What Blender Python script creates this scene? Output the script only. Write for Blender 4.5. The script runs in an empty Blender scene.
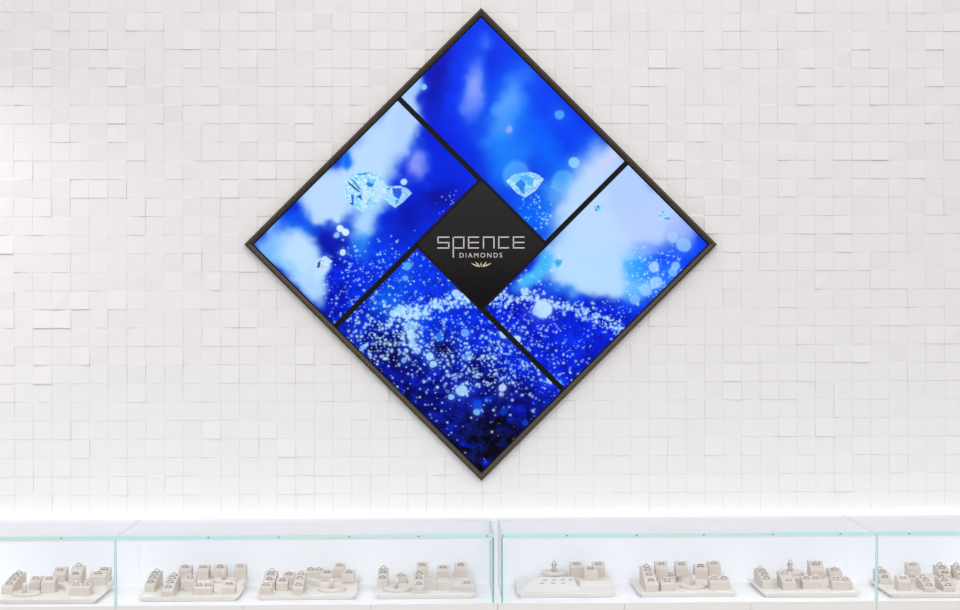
import bpy, bmesh, math, random
import numpy as np
from mathutils import Vector, Matrix

C = bpy.context.scene.collection
SC = bpy.context.scene
R = math.radians

# ------------------------------------------------------------------ camera
cam_data = bpy.data.cameras.new('camera')
cam_data.sensor_width = 36.0
cam_data.lens = 1559.0 / 960.0 * 36.0
cam_data.clip_start = 0.05
cam = bpy.data.objects.new('camera', cam_data)
C.objects.link(cam)
cam.matrix_world = (Matrix.Translation((0, 0, 1.84)) @ Matrix.Rotation(R(-1.1), 4, 'Z')
                    @ Matrix.Rotation(R(90), 4, 'X') @ Matrix.Rotation(R(-0.16), 4, 'Z'))
SC.camera = cam

# ------------------------------------------------------------------ exposure, world, lamps
SC.view_settings.view_transform = 'Standard'
SC.view_settings.look = 'None'
SC.view_settings.gamma = 1.0
SC.view_settings.use_curve_mapping = False
SC.view_settings.exposure = 0.0

def world():
    w = bpy.data.worlds.new('showroom')
    SC.world = w
    w.use_nodes = True
    nt = w.node_tree
    bg = nt.nodes['Background']
    tc = nt.nodes.new('ShaderNodeTexCoord')
    sx = nt.nodes.new('ShaderNodeSeparateXYZ')
    mp = nt.nodes.new('ShaderNodeMapRange')
    mp.inputs['From Min'].default_value = -0.2
    mp.inputs['From Max'].default_value = 1.0
    cr = nt.nodes.new('ShaderNodeValToRGB')
    nt.links.new(tc.outputs['Generated'], sx.inputs[0])
    nt.links.new(sx.outputs['Z'], mp.inputs['Value'])
    nt.links.new(mp.outputs[0], cr.inputs[0])
    nt.links.new(cr.outputs[0], bg.inputs[0])
    e = cr.color_ramp.elements
    stops = WORLD_STOPS
    while len(e) < len(stops):
        e.new(0.5)
    for el, (z, c) in zip(e, stops):
        el.position = (z + 0.2) / 1.2
        el.color = (c[0], c[1], c[2], 1)
    bg.inputs[1].default_value = WORLD_STRENGTH

WORLD_STRENGTH = 1.05
WORLD_STOPS = [(-0.2, (.30, .29, .285)), (0.008, (.10, .09, .095)), (0.035, (.40, .38, .39)),
               (0.1, (.70, .69, .692)), (0.45, (.92, .908, .910)), (1.0, (1.0, .99, .992))]
world()

def area(name, loc, rot, sx, sy, power, col=(1, 1, 1)):
    d = bpy.data.lights.new(name, 'AREA')
    d.shape = 'RECTANGLE'
    d.size, d.size_y = sx, sy
    d.energy = power
    d.color = col
    o = bpy.data.objects.new(name, d)
    o.location = loc
    o.rotation_euler = rot
    C.objects.link(o)
    return o

area('ceiling_lamp', (0.2, 0.5, 4.6), (R(62), 0, 0), 6.0, 2.0, 118, (1, .99, .985))
sp = bpy.data.lights.new('spot_lamp', 'SPOT')
sp.energy = 24
sp.spot_size = R(75)
sp.spot_blend = 1.0
sp.shadow_soft_size = 0.06
sp.color = (1, .99, .98)
so = bpy.data.objects.new('spot_lamp', sp)
so.location = (-2.7, 5.55, 2.75)
so.rotation_euler = (Vector((-1.9, 6.32, 2.05)) - Vector(so.location)).to_track_quat('-Z', 'Y').to_euler()
C.objects.link(so)

# ------------------------------------------------------------------ materials
def srgb(r, g, b):
    f = lambda v: (v / 255 / 12.92) if v / 255 <= 0.04045 else ((v / 255 + 0.055) / 1.055) ** 2.4
    return (f(r), f(g), f(b), 1)

def mat(name, col, rough=0.5, metal=0.0, spec=0.5, noise=0.0, nscale=60, bump=0.0, emit=None):
    m = bpy.data.materials.new(name)
    m.use_nodes = True
    nt = m.node_tree
    b = nt.nodes['Principled BSDF']
    b.inputs['Base Color'].default_value = col
    b.inputs['Roughness'].default_value = rough
    b.inputs['Metallic'].default_value = metal
    b.inputs['Specular IOR Level'].default_value = spec
    if noise or bump:
        tc = nt.nodes.new('ShaderNodeTexCoord')
        n = nt.nodes.new('ShaderNodeTexNoise')
        n.inputs['Scale'].default_value = nscale
        n.inputs['Detail'].default_value = 3
        nt.links.new(tc.outputs['Object'], n.inputs['Vector'])
        if noise:
            mx = nt.nodes.new('ShaderNodeMix')
            mx.data_type = 'RGBA'
            mx.inputs[6].default_value = tuple(c * (1 - noise) for c in col[:3]) + (1,)
            mx.inputs[7].default_value = tuple(min(1, c * (1 + noise)) for c in col[:3]) + (1,)
            nt.links.new(n.outputs[0], mx.inputs[0])
            nt.links.new(mx.outputs[2], b.inputs['Base Color'])
        if bump:
            bp = nt.nodes.new('ShaderNodeBump')
            bp.inputs['Strength'].default_value = bump
            bp.inputs['Distance'].default_value = 0.001
            nt.links.new(n.outputs[0], bp.inputs['Height'])
            nt.links.new(bp.outputs[0], b.inputs['Normal'])
    if emit:
        b.inputs['Emission Color'].default_value = emit[0]
        b.inputs['Emission Strength'].default_value = emit[1]
    return m

def glass_mat():
    m = bpy.data.materials.new('clear_glass')
    m.use_nodes = True
    nt = m.node_tree
    nt.nodes.remove(nt.nodes['Principled BSDF'])
    out = nt.nodes['Material Output']
    tr = nt.nodes.new('ShaderNodeBsdfTransparent')
    tr.inputs[0].default_value = (.985, .993, .995, 1)
    gl = nt.nodes.new('ShaderNodeBsdfGlossy')
    gl.inputs['Roughness'].default_value = 0.02
    fr = nt.nodes.new('ShaderNodeFresnel')
    fr.inputs[0].default_value = 1.25
    ge = nt.nodes.new('ShaderNodeNewGeometry')
    inv = nt.nodes.new('ShaderNodeMath')               # mirror only on the way in: a sheet, not a solid block
    inv.operation = 'SUBTRACT'
    inv.inputs[0].default_value = 1.0
    nt.links.new(ge.outputs['Backfacing'], inv.inputs[1])
    mu = nt.nodes.new('ShaderNodeMath')
    mu.operation = 'MULTIPLY'
    nt.links.new(fr.outputs[0], mu.inputs[0])
    nt.links.new(inv.outputs[0], mu.inputs[1])
    mx = nt.nodes.new('ShaderNodeMixShader')
    nt.links.new(mu.outputs[0], mx.inputs[0])
    nt.links.new(tr.outputs[0], mx.inputs[1])
    nt.links.new(gl.outputs[0], mx.inputs[2])
    nt.links.new(mx.outputs[0], out.inputs[0])
    return m

M = {
    'tile': mat('white_glazed_tile', srgb(241, 239.8, 240.5), 0.46, spec=0.4),
    'plaster': mat('white_plaster', srgb(232, 230, 229), 0.8),
    'floor': mat('pale_stone_floor', srgb(172, 166, 160), 0.5, noise=0.06, nscale=4),
    'case': mat('white_lacquer', srgb(248, 246, 245), 0.4, spec=0.35),
    'deck': mat('white_case_deck', srgb(247, 246, 247), 0.5, spec=0.3),
    'back': mat('white_back_panel', srgb(245, 247, 252), 0.5, spec=0.3),
    'glass': glass_mat(),
    'glass_edge': mat('aqua_glass_edge', srgb(204, 252, 255), 0.25),
    'glass_edge_deep': mat('deep_aqua_glass_edge', srgb(140, 205, 205), 0.25),
    'seam': mat('pale_aqua_joint', srgb(216, 249, 252), 0.25),
    'clip': mat('grey_clip', srgb(140, 160, 165), 0.4, metal=0.3),
    'led': mat('led_diffuser', srgb(250, 252, 255), 0.5, emit=((.92, .955, 1, 1), .24)),
    'case_led': mat('case_led_diffuser', srgb(250, 252, 255), 0.5, emit=((.86, .92, 1, 1), 8.6)),
    'joint': mat('dark_gap', srgb(90, 88, 88), 0.8),
    'tray': mat('cream_leatherette', srgb(230, 225, 219), 0.6, noise=0.03, nscale=300, bump=0.15),
    'block': mat('beige_leatherette', srgb(212, 202, 193), 0.6, noise=0.05, nscale=350, bump=0.2),
    'slot': mat('slit_lining', srgb(120, 108, 100), 0.8),
    'silver': mat('white_gold', srgb(165, 161, 158), 0.25, metal=0.95),
    'gold': mat('yellow_gold', srgb(205, 165, 100), 0.25, metal=0.95),
    'gem': mat('diamond', srgb(245, 248, 252), 0.05, spec=1.0),
    'pedestal': mat('ivory_leatherette', srgb(221, 213, 205), 0.6, noise=0.03, nscale=300, bump=0.15),
    'card': mat('white_card', srgb(244, 244, 248), 0.6),
    'bronze': mat('dark_bronze', srgb(82, 75, 66), 0.32, metal=0.8),
    'bezel': mat('black_bezel', srgb(11, 10, 11), 0.5, spec=0.15),
    'black_glass': mat('black_glass', srgb(14, 12, 14), 0.06, spec=0.55),
    'chrome': mat('brushed_silver_letter', srgb(214, 210, 212), 0.45, metal=0.3),
    'pale_gold': mat('pale_gold_emblem', srgb(225, 215, 180), 0.45, metal=0.3),
}

# ------------------------------------------------------------------ helpers
def link(name, me, parent=None):
    o = bpy.data.objects.new(name, me)
    C.objects.link(o)
    if parent is not None:
        o.parent = parent
    return o

def obj(name, bm, mats, parent=None, smooth=False):
    me = bpy.data.meshes.new(name)
    bmesh.ops.recalc_face_normals(bm, faces=bm.faces)
    bm.to_mesh(me)
    bm.free()
    for m in (mats if isinstance(mats, (list, tuple)) else [mats]):
        me.materials.append(M[m])
    if smooth:
        for p in me.polygons:
            p.use_smooth = True
    return link(name, me, parent)

def empty(name, loc, parent=None):
    o = bpy.data.objects.new(name, None)
    o.empty_display_size = 0.05
    o.location = loc
    C.objects.link(o)
    return o

def tag(o, label, cat, group=None):
    o['label'] = label
    o['category'] = cat
    if group:
        o['group'] = group
    return o

def struct(o):
    o['kind'] = 'structure'
    return o

def box(bm, x0, x1, y0, y1, z0, z1, bev=0.0, mi=0):
    r = bmesh.ops.create_cube(bm, size=1.0)
    vs = r['verts']
    for v in vs:
        v.co = Vector((x0 + (v.co.x + .5) * (x1 - x0), y0 + (v.co.y + .5) * (y1 - y0), z0 + (v.co.z + .5) * (z1 - z0)))
    fs = {f for v in vs for f in v.link_faces}
    for f in fs:
        f.material_index = mi
    if bev:
        es = list({e for v in vs for e in v.link_edges})
        bmesh.ops.bevel(bm, geom=es, offset=bev, segments=2, affect='EDGES', profile=0.6)
    return fs

def boxes(*a, bev=0.0):
    bm = bmesh.new()
    for b in a:
        box(bm, *b, bev=bev)
    return bm

def prism(pts, z0, z1, bev=0.0):
    """upright slab over a polygon of (x, y)"""
    bm = bmesh.new()
    lo = [bm.verts.new((x, y, z0)) for x, y in pts]
    hi = [bm.verts.new((x, y, z1)) for x, y in pts]
    bm.faces.new(lo[::-1])
    top = bm.faces.new(hi)
    n = len(pts)
    for i in range(n):
        bm.faces.new((lo[i], lo[(i + 1) % n], hi[(i + 1) % n], hi[i]))
    if bev:
        bmesh.ops.bevel(bm, geom=list(top.edges), offset=bev, segments=2, affect='EDGES', profile=0.5)
    return bm

def lathe(prof, n=32):
    bm = bmesh.new()
    rows = []
    for r, z in prof:
        if r < 1e-6:
            rows.append([bm.verts.new((0, 0, z))])
        else:
            rows.append([bm.verts.new((r * math.cos(2 * math.pi * i / n), r * math.sin(2 * math.pi * i / n), z)) for i in range(n)])
    for a, b in zip(rows, rows[1:]):
        for i in range(n):
            j = (i + 1) % n
            if len(a) == 1 and len(b) == 1:
                continue
            if len(a) == 1:
                bm.faces.new((a[0], b[i], b[j]))
            elif len(b) == 1:
                bm.faces.new((a[i], a[j], b[0]))
            else:
                bm.faces.new((a[i], a[j], b[j], b[i]))
    return bm

# ------------------------------------------------------------------ the room
WALL_Y = 6.32
struct(obj('floor', boxes((-9, 9, -9, WALL_Y + .3, -0.1, 0)), 'floor'))

def tiled_wall():
    """plain wall with a relief of small square tiles, every tile tipped its own way"""
    rnd = random.Random(11)
    bm = bmesh.new()
    box(bm, -3.2, 3.4, WALL_Y, WALL_Y + 0.2, 0, 3.6)
    box(bm, -3.17, 3.29, WALL_Y - .0094, WALL_Y + .001, 1.0045, 3.546)      # grout
    pw, ph = 0.0753, 0.0748
    x_ref, z_ref = 0.053, 1.0035
    for i in range(-42, 44):
        for j in range(0, 34):
            x0 = x_ref + i * pw + 0.0002
            z0 = z_ref + j * ph + 0.0002
            x1, z1 = x0 + pw - 0.0004, z0 + ph - 0.0004
            base = 0.0115 + rnd.uniform(-.0016, .0016)
            kind = rnd.random()
            if kind < 0.42:
                tx, tz = rnd.gauss(0, .0007), rnd.gauss(0, .0007)
            else:
                tx, tz = rnd.gauss(0, .0018), rnd.gauss(0, .0021)
            h = [base - tx - tz, base + tx - tz, base + tx + tz, base - tx + tz]
            if rnd.random() < 0.22:
                h[rnd.randrange(4)] -= rnd.uniform(.001, .004)
            h = [max(0.0096, min(0.0175, v)) for v in h]
            cs = [(x0, z0), (x1, z0), (x1, z1), (x0, z1)]
            fr = [bm.verts.new((x, WALL_Y - d, z)) for (x, z), d in zip(cs, h)]
            bk = [bm.verts.new((x, WALL_Y + .001, z)) for x, z in cs]
            if abs(h[0] + h[2] - h[1] - h[3]) < 1e-5:
                bm.faces.new(fr)
            elif h[0] + h[2] > h[1] + h[3]:
                bm.faces.new((fr[0], fr[1], fr[2])); bm.faces.new((fr[0], fr[2], fr[3]))
            else:
                bm.faces.new((fr[0], fr[1], fr[3])); bm.faces.new((fr[1], fr[2], fr[3]))
            for a in range(4):
                b = (a + 1) % 4
                bm.faces.new((bk[a], bk[b], fr[b], fr[a]))
    o = obj('wall_back', bm, 'tile')
    # tile rims are very slightly rounded
    bv = o.modifiers.new('rim', 'BEVEL')
    bv.width = 0.0011
    bv.segments = 2
    bv.limit_method = 'ANGLE'
    bv.angle_limit = R(60)
    struct(o)
tiled_wall()

# ------------------------------------------------------------------ glass display cases
ZD = 0.7445                       # deck the trays stand on
ZG = 1.0                          # top of the glass
YF, YB = 5.715, 6.15              # front glass, back panel
GT = 0.012                        # glass thickness

def pane(name, x0, x1, y0, y1, z0, z1, parent, thin, edge='glass_edge'):
    """glass sheet: clear on its two large faces, aqua on the four narrow ones; thin = axis of its thickness"""
    bm = bmesh.new()
    box(bm, x0, x1, y0, y1, z0, z1)
    bm.normal_update()
    for f in bm.faces:
        n = f.normal
        f.material_index = 0 if abs(n[thin]) > 0.5 else 1
        if name == 'top_glass' and n.y > -.5 or name == 'front_glass' and abs(n.z) > .5:
            f.material_index = 0                       # cleanly cut edges
    return obj(name, bm, ['glass', edge], parent)

def display_case(x0, x1, label, end_left, end_right, clips, gl=0.0, gr=0.0, seamless=False):
    """gl, gr: how far the glass stands back from the case's left and right side"""
    c = empty('display_case', ((x0 + x1) / 2, YF, 0))
    tag(c, label, 'display case', 'glass display cases along the tiled wall')
    a, b = x0 - (x0 + x1) / 2, x1 - (x0 + x1) / 2
    y = lambda v: v - YF
    obj('plinth', boxes((a + .01, b - .01, y(YF + .06), y(6.28), 0, .08)), 'joint', c)
    obj('cabinet', boxes((a, b, y(YF + .02), y(6.285), .08, ZD - .0045)), 'case', c)
    ga, gb = a + gl, b - gr
    n = 3
    w = (b - a) / n
    for i in range(n):
        obj('door', boxes((a + i * w + .0006, a + (i + 1) * w - .0006, y(YF), y(YF + .0195), .09, ZD - .0042), bev=.0004), 'case', c)
    obj('deck', boxes((a, b, y(YF), y(6.285), ZD - .004, ZD)), 'deck', c)
    obj('back_panel', boxes((a, b, y(YB), y(YB + .02), ZD, ZG - .016)), 'back', c)
    obj('rear_ledge', boxes((a, b, y(YB + .0205), y(6.285), ZD, ZG - .016)), 'back', c)
    pane('front_glass', ga + (.0005 if end_left else .0045), gb - (.0005 if end_right or seamless else .0035), y(YF), y(YF + GT), ZD + .0003, ZG - GT - .0003, c, 1, 'glass_edge')
    pane('top_glass', ga + .0005, gb - .0005, y(YF), y(6.245), ZG - GT, ZG, c, 2)
    if end_left:
        pane('end_glass', ga + .0005, ga + .006, y(YF + GT + .0005), y(YB - .0005), ZD + .0003, ZG - GT - .0003, c, 0, 'glass_edge_deep')
    if end_right:
        pane('end_glass', gb - .006, gb - .0005, y(YF + GT + .0005), y(YB - .0005), ZD + .0003, ZG - GT - .0003, c, 0, 'glass_edge_deep')
    obj('light_strip', boxes((a + .002, b - .002, y(6.2852), y(6.3195), ZG - .035, ZG + .0026)), 'led', c)
    bm = boxes((ga + .008, gb - .008, y(YF + GT + .001), y(YF + GT + .011), ZG - GT - .0115, ZG - GT - .0005))
    bm.normal_update()
    for f in bm.faces:
        f.material_index = 1 if f.normal.y > .5 or f.normal.z < -.5 else 0  # rest of the housing gets a faint added glow, brightening its shaded front
    obj('case_light', bm, ['led', 'case_led'], c)
    if not end_right and not seamless:
        obj('edge_seam', boxes((gb - .003, gb + .004, y(YF + .0005), y(YF + GT), ZD + .0003, ZG - GT - .0003)), 'seam', c)
    for k in clips:
        obj('glass_clip', boxes((k - (x0 + x1) / 2 - .0035, k - (x0 + x1) / 2 + .0035, y(YF - .002), y(YF), ZG - .009, ZG - .005)), 'clip', c)
    return c

display_case(-2.607, -1.225, 'white glass-topped display case at the outer left holding the leftmost tray', False, False,
             [-1.65, -1.42])
display_case(-1.2245, .1715, 'white glass-topped display case left of the narrow centre gap, with three trays', False, True,
             [-.885, -.63, -.372, -.118, .134], 0, .0125)
display_case(.172, 1.5685, 'white glass-topped display case right of the narrow centre gap, with three trays', True, False,
             [.192, .427, .683, .93, 1.185, 1.435], .013, 0)
display_case(1.569, 2.952, 'white glass-topped display case at the outer right holding the rightmost tray', False, False,
             [1.69, 1.94], seamless=True)

# ------------------------------------------------------------------ the diamond-shaped video wall
CX, CZ = 0.1265, 2.084            # its middle on the wall
PX = 1 / 248.0                    # drawing unit of the diamond in metres
TILT = R(0.12)

def dpt(u, v, yv):
    """u runs down-right, v up-right along the diamond's sides"""
    x, z = (u + v) / math.sqrt(2) * PX, (v - u) / math.sqrt(2) * PX
    c, s = math.cos(TILT), math.sin(TILT)
    return (CX + x * c + z * s, yv, CZ - x * s + z * c)

def diamond_frame():
    root = empty('diamond_frame', (0, 0, 0))
    tag(root, 'large dark bronze diamond-shaped frame mounted on the white tiled wall', 'frame')
    prof = [(167, WALL_Y - .019), (167, 6.2755), (164.9, 6.2712), (161.8, 6.2782), (161.8, WALL_Y - .019)]
    dirs = [(-1, 1), (1, 1), (1, -1), (-1, -1)]          # corners left-up ... in (u, v)
    for k in range(4):
        bm = bmesh.new()
        a, b = dirs[k], dirs[(k + 1) % 4]
        ra = [bm.verts.new(dpt(a[0] * r, a[1] * r, y)) for r, y in prof]
        rb = [bm.verts.new(dpt(b[0] * r, b[1] * r, y)) for r, y in prof]
        n = len(prof)
        bm.faces.new(ra); bm.faces.new(rb[::-1])
        for i in range(n):
            j = (i + 1) % n
            bm.faces.new((ra[i], ra[j], rb[j], rb[i]))
        obj('rail', bm, 'bronze', root)
    return root
diamond_frame()

# ---- the moving picture shared by the four screens, drawn in numbers
rng = np.random.default_rng(5)

def vnoise(x, y, cell, seed):
    g = np.random.default_rng(seed).random((256, 256))
    xf, yf = x / cell, y / cell
    xi, yi = np.floor(xf).astype(int), np.floor(yf).astype(int)
    fx, fy = xf - xi, yf - yi
    fx, fy = fx * fx * (3 - 2 * fx), fy * fy * (3 - 2 * fy)
    q = lambda a, b: g[a % 256, b % 256]
    return ((q(xi, yi) * (1 - fx) + q(xi + 1, yi) * fx) * (1 - fy)
            + (q(xi, yi + 1) * (1 - fx) + q(xi + 1, yi + 1) * fx) * fy)

# soft patches: x, y, half width, half height, turn in degrees, colour, opacity, hardness (1 soft .. 8 crisp)
SOFT = [
    # upper screen
    (470, 40, 60, 40, 0, (0, 62, 235), .9, 1), (525, 110, 50, 75, -35, (0, 88, 250), .8, 1.4),
    (437, 72, 15, 46, 12, (22, 22, 165), .85, 1.6), (425, 105, 9, 30, 12, (5, 30, 190), .7, 1.4),
    (455, 95, 10, 40, 8, (0, 65, 250), .7, 1.4), (490, 62, 13, 18, 30, (0, 55, 225), .6, 1.2),
    (485, 42, 9, 9, 0, (80, 118, 255), .8, 1.5), (466, 66, 9, 10, 0, (75, 90, 250), .5, 1.2),
    (474, 88, 11, 30, 8, (150, 168, 255), .95, 1.9), (468, 112, 9, 20, 10, (135, 155, 255), .7, 1.5),
    (452, 135, 22, 26, 30, (0, 60, 235), .85, 1.5),
    (512, 108, 17, 44, 22, (92, 158, 255), .85, 1.6), (498, 140, 20, 36, 15, (60, 150, 255), .7, 1.4),
    (530, 90, 12, 30, -40, (0, 70, 245), .5, 1.3), (500, 165, 22, 25, 0, (20, 130, 255), .8, 1.5),
    (548, 150, 16, 45, -28, (0, 112, 255), .8, 1.6), (572, 128, 12, 40, -40, (0, 84, 250), .75, 1.5),
    (530, 215, 28, 26, 0, (0, 118, 252), .9, 1.8), (520, 150, 16, 22, 20, (40, 140, 255), .6, 1.4),
    (612, 168, 26, 34, -38, (178, 205, 255), .98, 2.4), (595, 180, 26, 22, -45, (172, 208, 255), .95, 2),
    (600, 168, 9, 30, 45, (215, 208, 250), .85, 1.5), (612, 152, 7, 14, 30, (220, 215, 255), .5, 1.4),
    (575, 205, 14, 24, 35, (140, 205, 255), .9, 1.7), (551, 190, 12, 14, 0, (90, 180, 255), .6, 1.4),
    (408, 92, 12, 26, 14, (165, 202, 255), 1, 3.2), (400, 104, 14, 14, 0, (168, 205, 255), 1, 2.5),
    # left screen
    (450, 170, 36, 46, -45, (0, 52, 225), .95, 2.2), (430, 130, 14, 30, -45, (4, 36, 215), .7, 1.6),
    (436, 198, 17, 11, 0, (24, 18, 130), .8, 1.5), (447, 195, 18, 18, 0, (8, 25, 170), .5, 1.2),
    (401, 172, 17, 20, 15, (3, 40, 222), .95, 2.4), (395, 213, 26, 15, -25, (4, 50, 222), .9, 2),
    (412, 220, 20, 20, 0, (8, 22, 150), .7, 1.4), (425, 228, 14, 16, 0, (2, 60, 225), .6, 1.4),
    (396, 125, 25, 34, 20, (188, 219, 255), 1, 3), (375, 150, 30, 30, 0, (190, 221, 255), 1, 3),
    (418, 163, 11, 15, -10, (148, 156, 248), .95, 1.9), (347, 160, 9, 10, 20, (20, 112, 245), .95, 2),
    (340, 192, 30, 24, -10, (190, 221, 255), 1, 3), (318, 189, 22, 17, -40, (188, 218, 255), 1, 3), (322, 213, 22, 14, 0, (190, 222, 255), 1, 3), (508, 100, 13, 32, 25, (125, 178, 255), .55, 1.4),
    (326, 205, 26, 20, 0, (190, 221, 255), 1, 3),
    (373, 196, 24, 17, 0, (176, 216, 255), 1, 2.8), (370, 170, 24, 24, 20, (190, 222, 255), 1, 3.2), (352, 178, 20, 18, 0, (190, 222, 255), 1, 3), (404, 122, 13, 30, 12, (180, 212, 255), 1, 3),
    (347, 160, 7, 8, 20, (20, 112, 245), .9, 2),
    (294, 222, 14, 15, -40, (18, 92, 240), 1, 2), (312, 232, 18, 9, 5, (30, 110, 245), .9, 1.8),
    (332, 244, 20, 15, 40, (10, 26, 165), 1, 2.2), (341, 258, 16, 20, 0, (4, 20, 150), .9, 1.8),
    (350, 275, 26, 34, 10, (0, 52, 225), .85, 1.5), (330, 300, 14, 22, 0, (4, 22, 170), .8, 1.5),
    (366, 222, 15, 22, 10, (176, 216, 255), 1, 2.4), (362, 246, 12, 14, 0, (70, 170, 255), .7, 1.4),
    (385, 250, 22, 18, -40, (0, 78, 240), .8, 1.5), (400, 240, 16, 12, -40, (0, 45, 200), .8, 1.5),
    (283, 248, 28, 22, 0, (160, 206, 255), 1, 3), (299, 250, 21, 19, 0, (190, 224, 255), 1, 3.2),
    (272, 226, 8, 11, 45, (140, 190, 255), .8, 1.6), (306, 268, 20, 22, 0, (192, 226, 255), 1, 3.2),
    (315, 286, 12, 22, -15, (176, 214, 255), 1, 2.6), (322, 268, 9, 13, 20, (192, 226, 255), 1, 3),
    (272, 252, 10, 10, 0, (105, 176, 255), .6, 1.2), (288, 264, 16, 6, 45, (140, 208, 255), .6, 1.2),
    # right screen
    (560, 330, 60, 44, 0, (4, 30, 205), .98, 2.2), (520, 300, 32, 26, 0, (4, 28, 200), .95, 2.2),
    (560, 368, 20, 22, 0, (3, 30, 190), .9, 1.8), (575, 340, 26, 22, 0, (0, 62, 235), .7, 1.3),
    (610, 328, 20, 18, 0, (2, 40, 205), .9, 1.8), (640, 300, 30, 22, -45, (0, 66, 240), .8, 1.8),
    (610, 225, 62, 68, 0, (192, 220, 255), 1, 4.5), (575, 262, 40, 30, 0, (186, 222, 255), 1, 3.6),
    (610, 278, 38, 20, 10, (182, 218, 255), 1, 2.8), (655, 215, 40, 32, 0, (186, 208, 255), 1, 3.2),
    (628, 190, 26, 26, 0, (180, 208, 255), 1, 3), (684, 234, 16, 16, 0, (170, 190, 255), .85, 2),
    (588, 279, 32, 17, 8, (186, 222, 255), 1, 3), (612, 288, 18, 12, 10, (184, 220, 255), 1, 2.6), (622, 262, 15, 28, 0, (186, 220, 255), 1, 3),
    (532, 276, 24, 9, -38, (95, 200, 255), .95, 2.2), (545, 262, 12, 9, -40, (70, 185, 255), .9, 1.8),
    (560, 292, 26, 9, 22, (30, 130, 250), .55, 1.3),
    (676, 262, 32, 20, -20, (0, 72, 248), 1, 2.6), (655, 278, 22, 24, 0, (6, 96, 252), .95, 2),
    (636, 268, 13, 18, 0, (60, 170, 255), .8, 1.6), (700, 247, 14, 11, 0, (20, 80, 245), .8, 1.6),
    (640, 290, 20, 10, -25, (110, 195, 255), .8, 1.5), (655, 250, 24, 7, 5, (120, 150, 255), .6, 1.3),
    # lower screen
    (415, 275, 40, 30, 0, (0, 66, 228), .95, 2), (395, 292, 26, 16, -40, (0, 92, 240), .7, 1.4),
    (445, 282, 32, 22, 40, (0, 62, 225), .9, 1.8), (380, 300, 18, 14, 0, (20, 130, 255), .5, 1.2),
    (430, 312, 44, 13, -8, (0, 86, 245), .7, 1.4), (362, 330, 24, 16, 0, (0, 58, 215), .8, 1.5),
    (470, 330, 44, 30, 20, (0, 56, 225), .85, 1.6), (525, 365, 34, 26, 40, (0, 50, 215), .85, 1.6),
    (383, 346, 26, 18, 20, (6, 8, 80), .85, 1.5), (442, 348, 16, 13, 0, (4, 8, 80), .85, 1.5),
    (425, 340, 10, 24, 0, (0, 78, 245), .7, 1.3), (462, 390, 26, 20, 0, (0, 48, 215), .75, 1.4),
    (480, 370, 18, 14, 0, (4, 8, 90), .6, 1.2), (400, 372, 20, 16, 20, (4, 16, 120), .6, 1.3),
    (548, 385, 18, 18, 0, (10, 50, 225), .85, 1.6), (515, 400, 26, 20, 0, (8, 16, 110), .7, 1.4),
    (440, 400, 24, 20, 0, (4, 14, 110), .7, 1.4), (486, 444, 46, 30, 0, (7, 4, 34), .97, 2),
    (520, 412, 18, 9, -35, (4, 30, 170), .8, 1.4), (452, 428, 12, 8, 30, (4, 40, 190), .7, 1.4),
    (464, 443, 9, 3.5, 10, (0, 50, 220), .8, 1.5), (485, 460, 7, 4, 0, (0, 50, 225), .8, 1.5),
]
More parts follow.
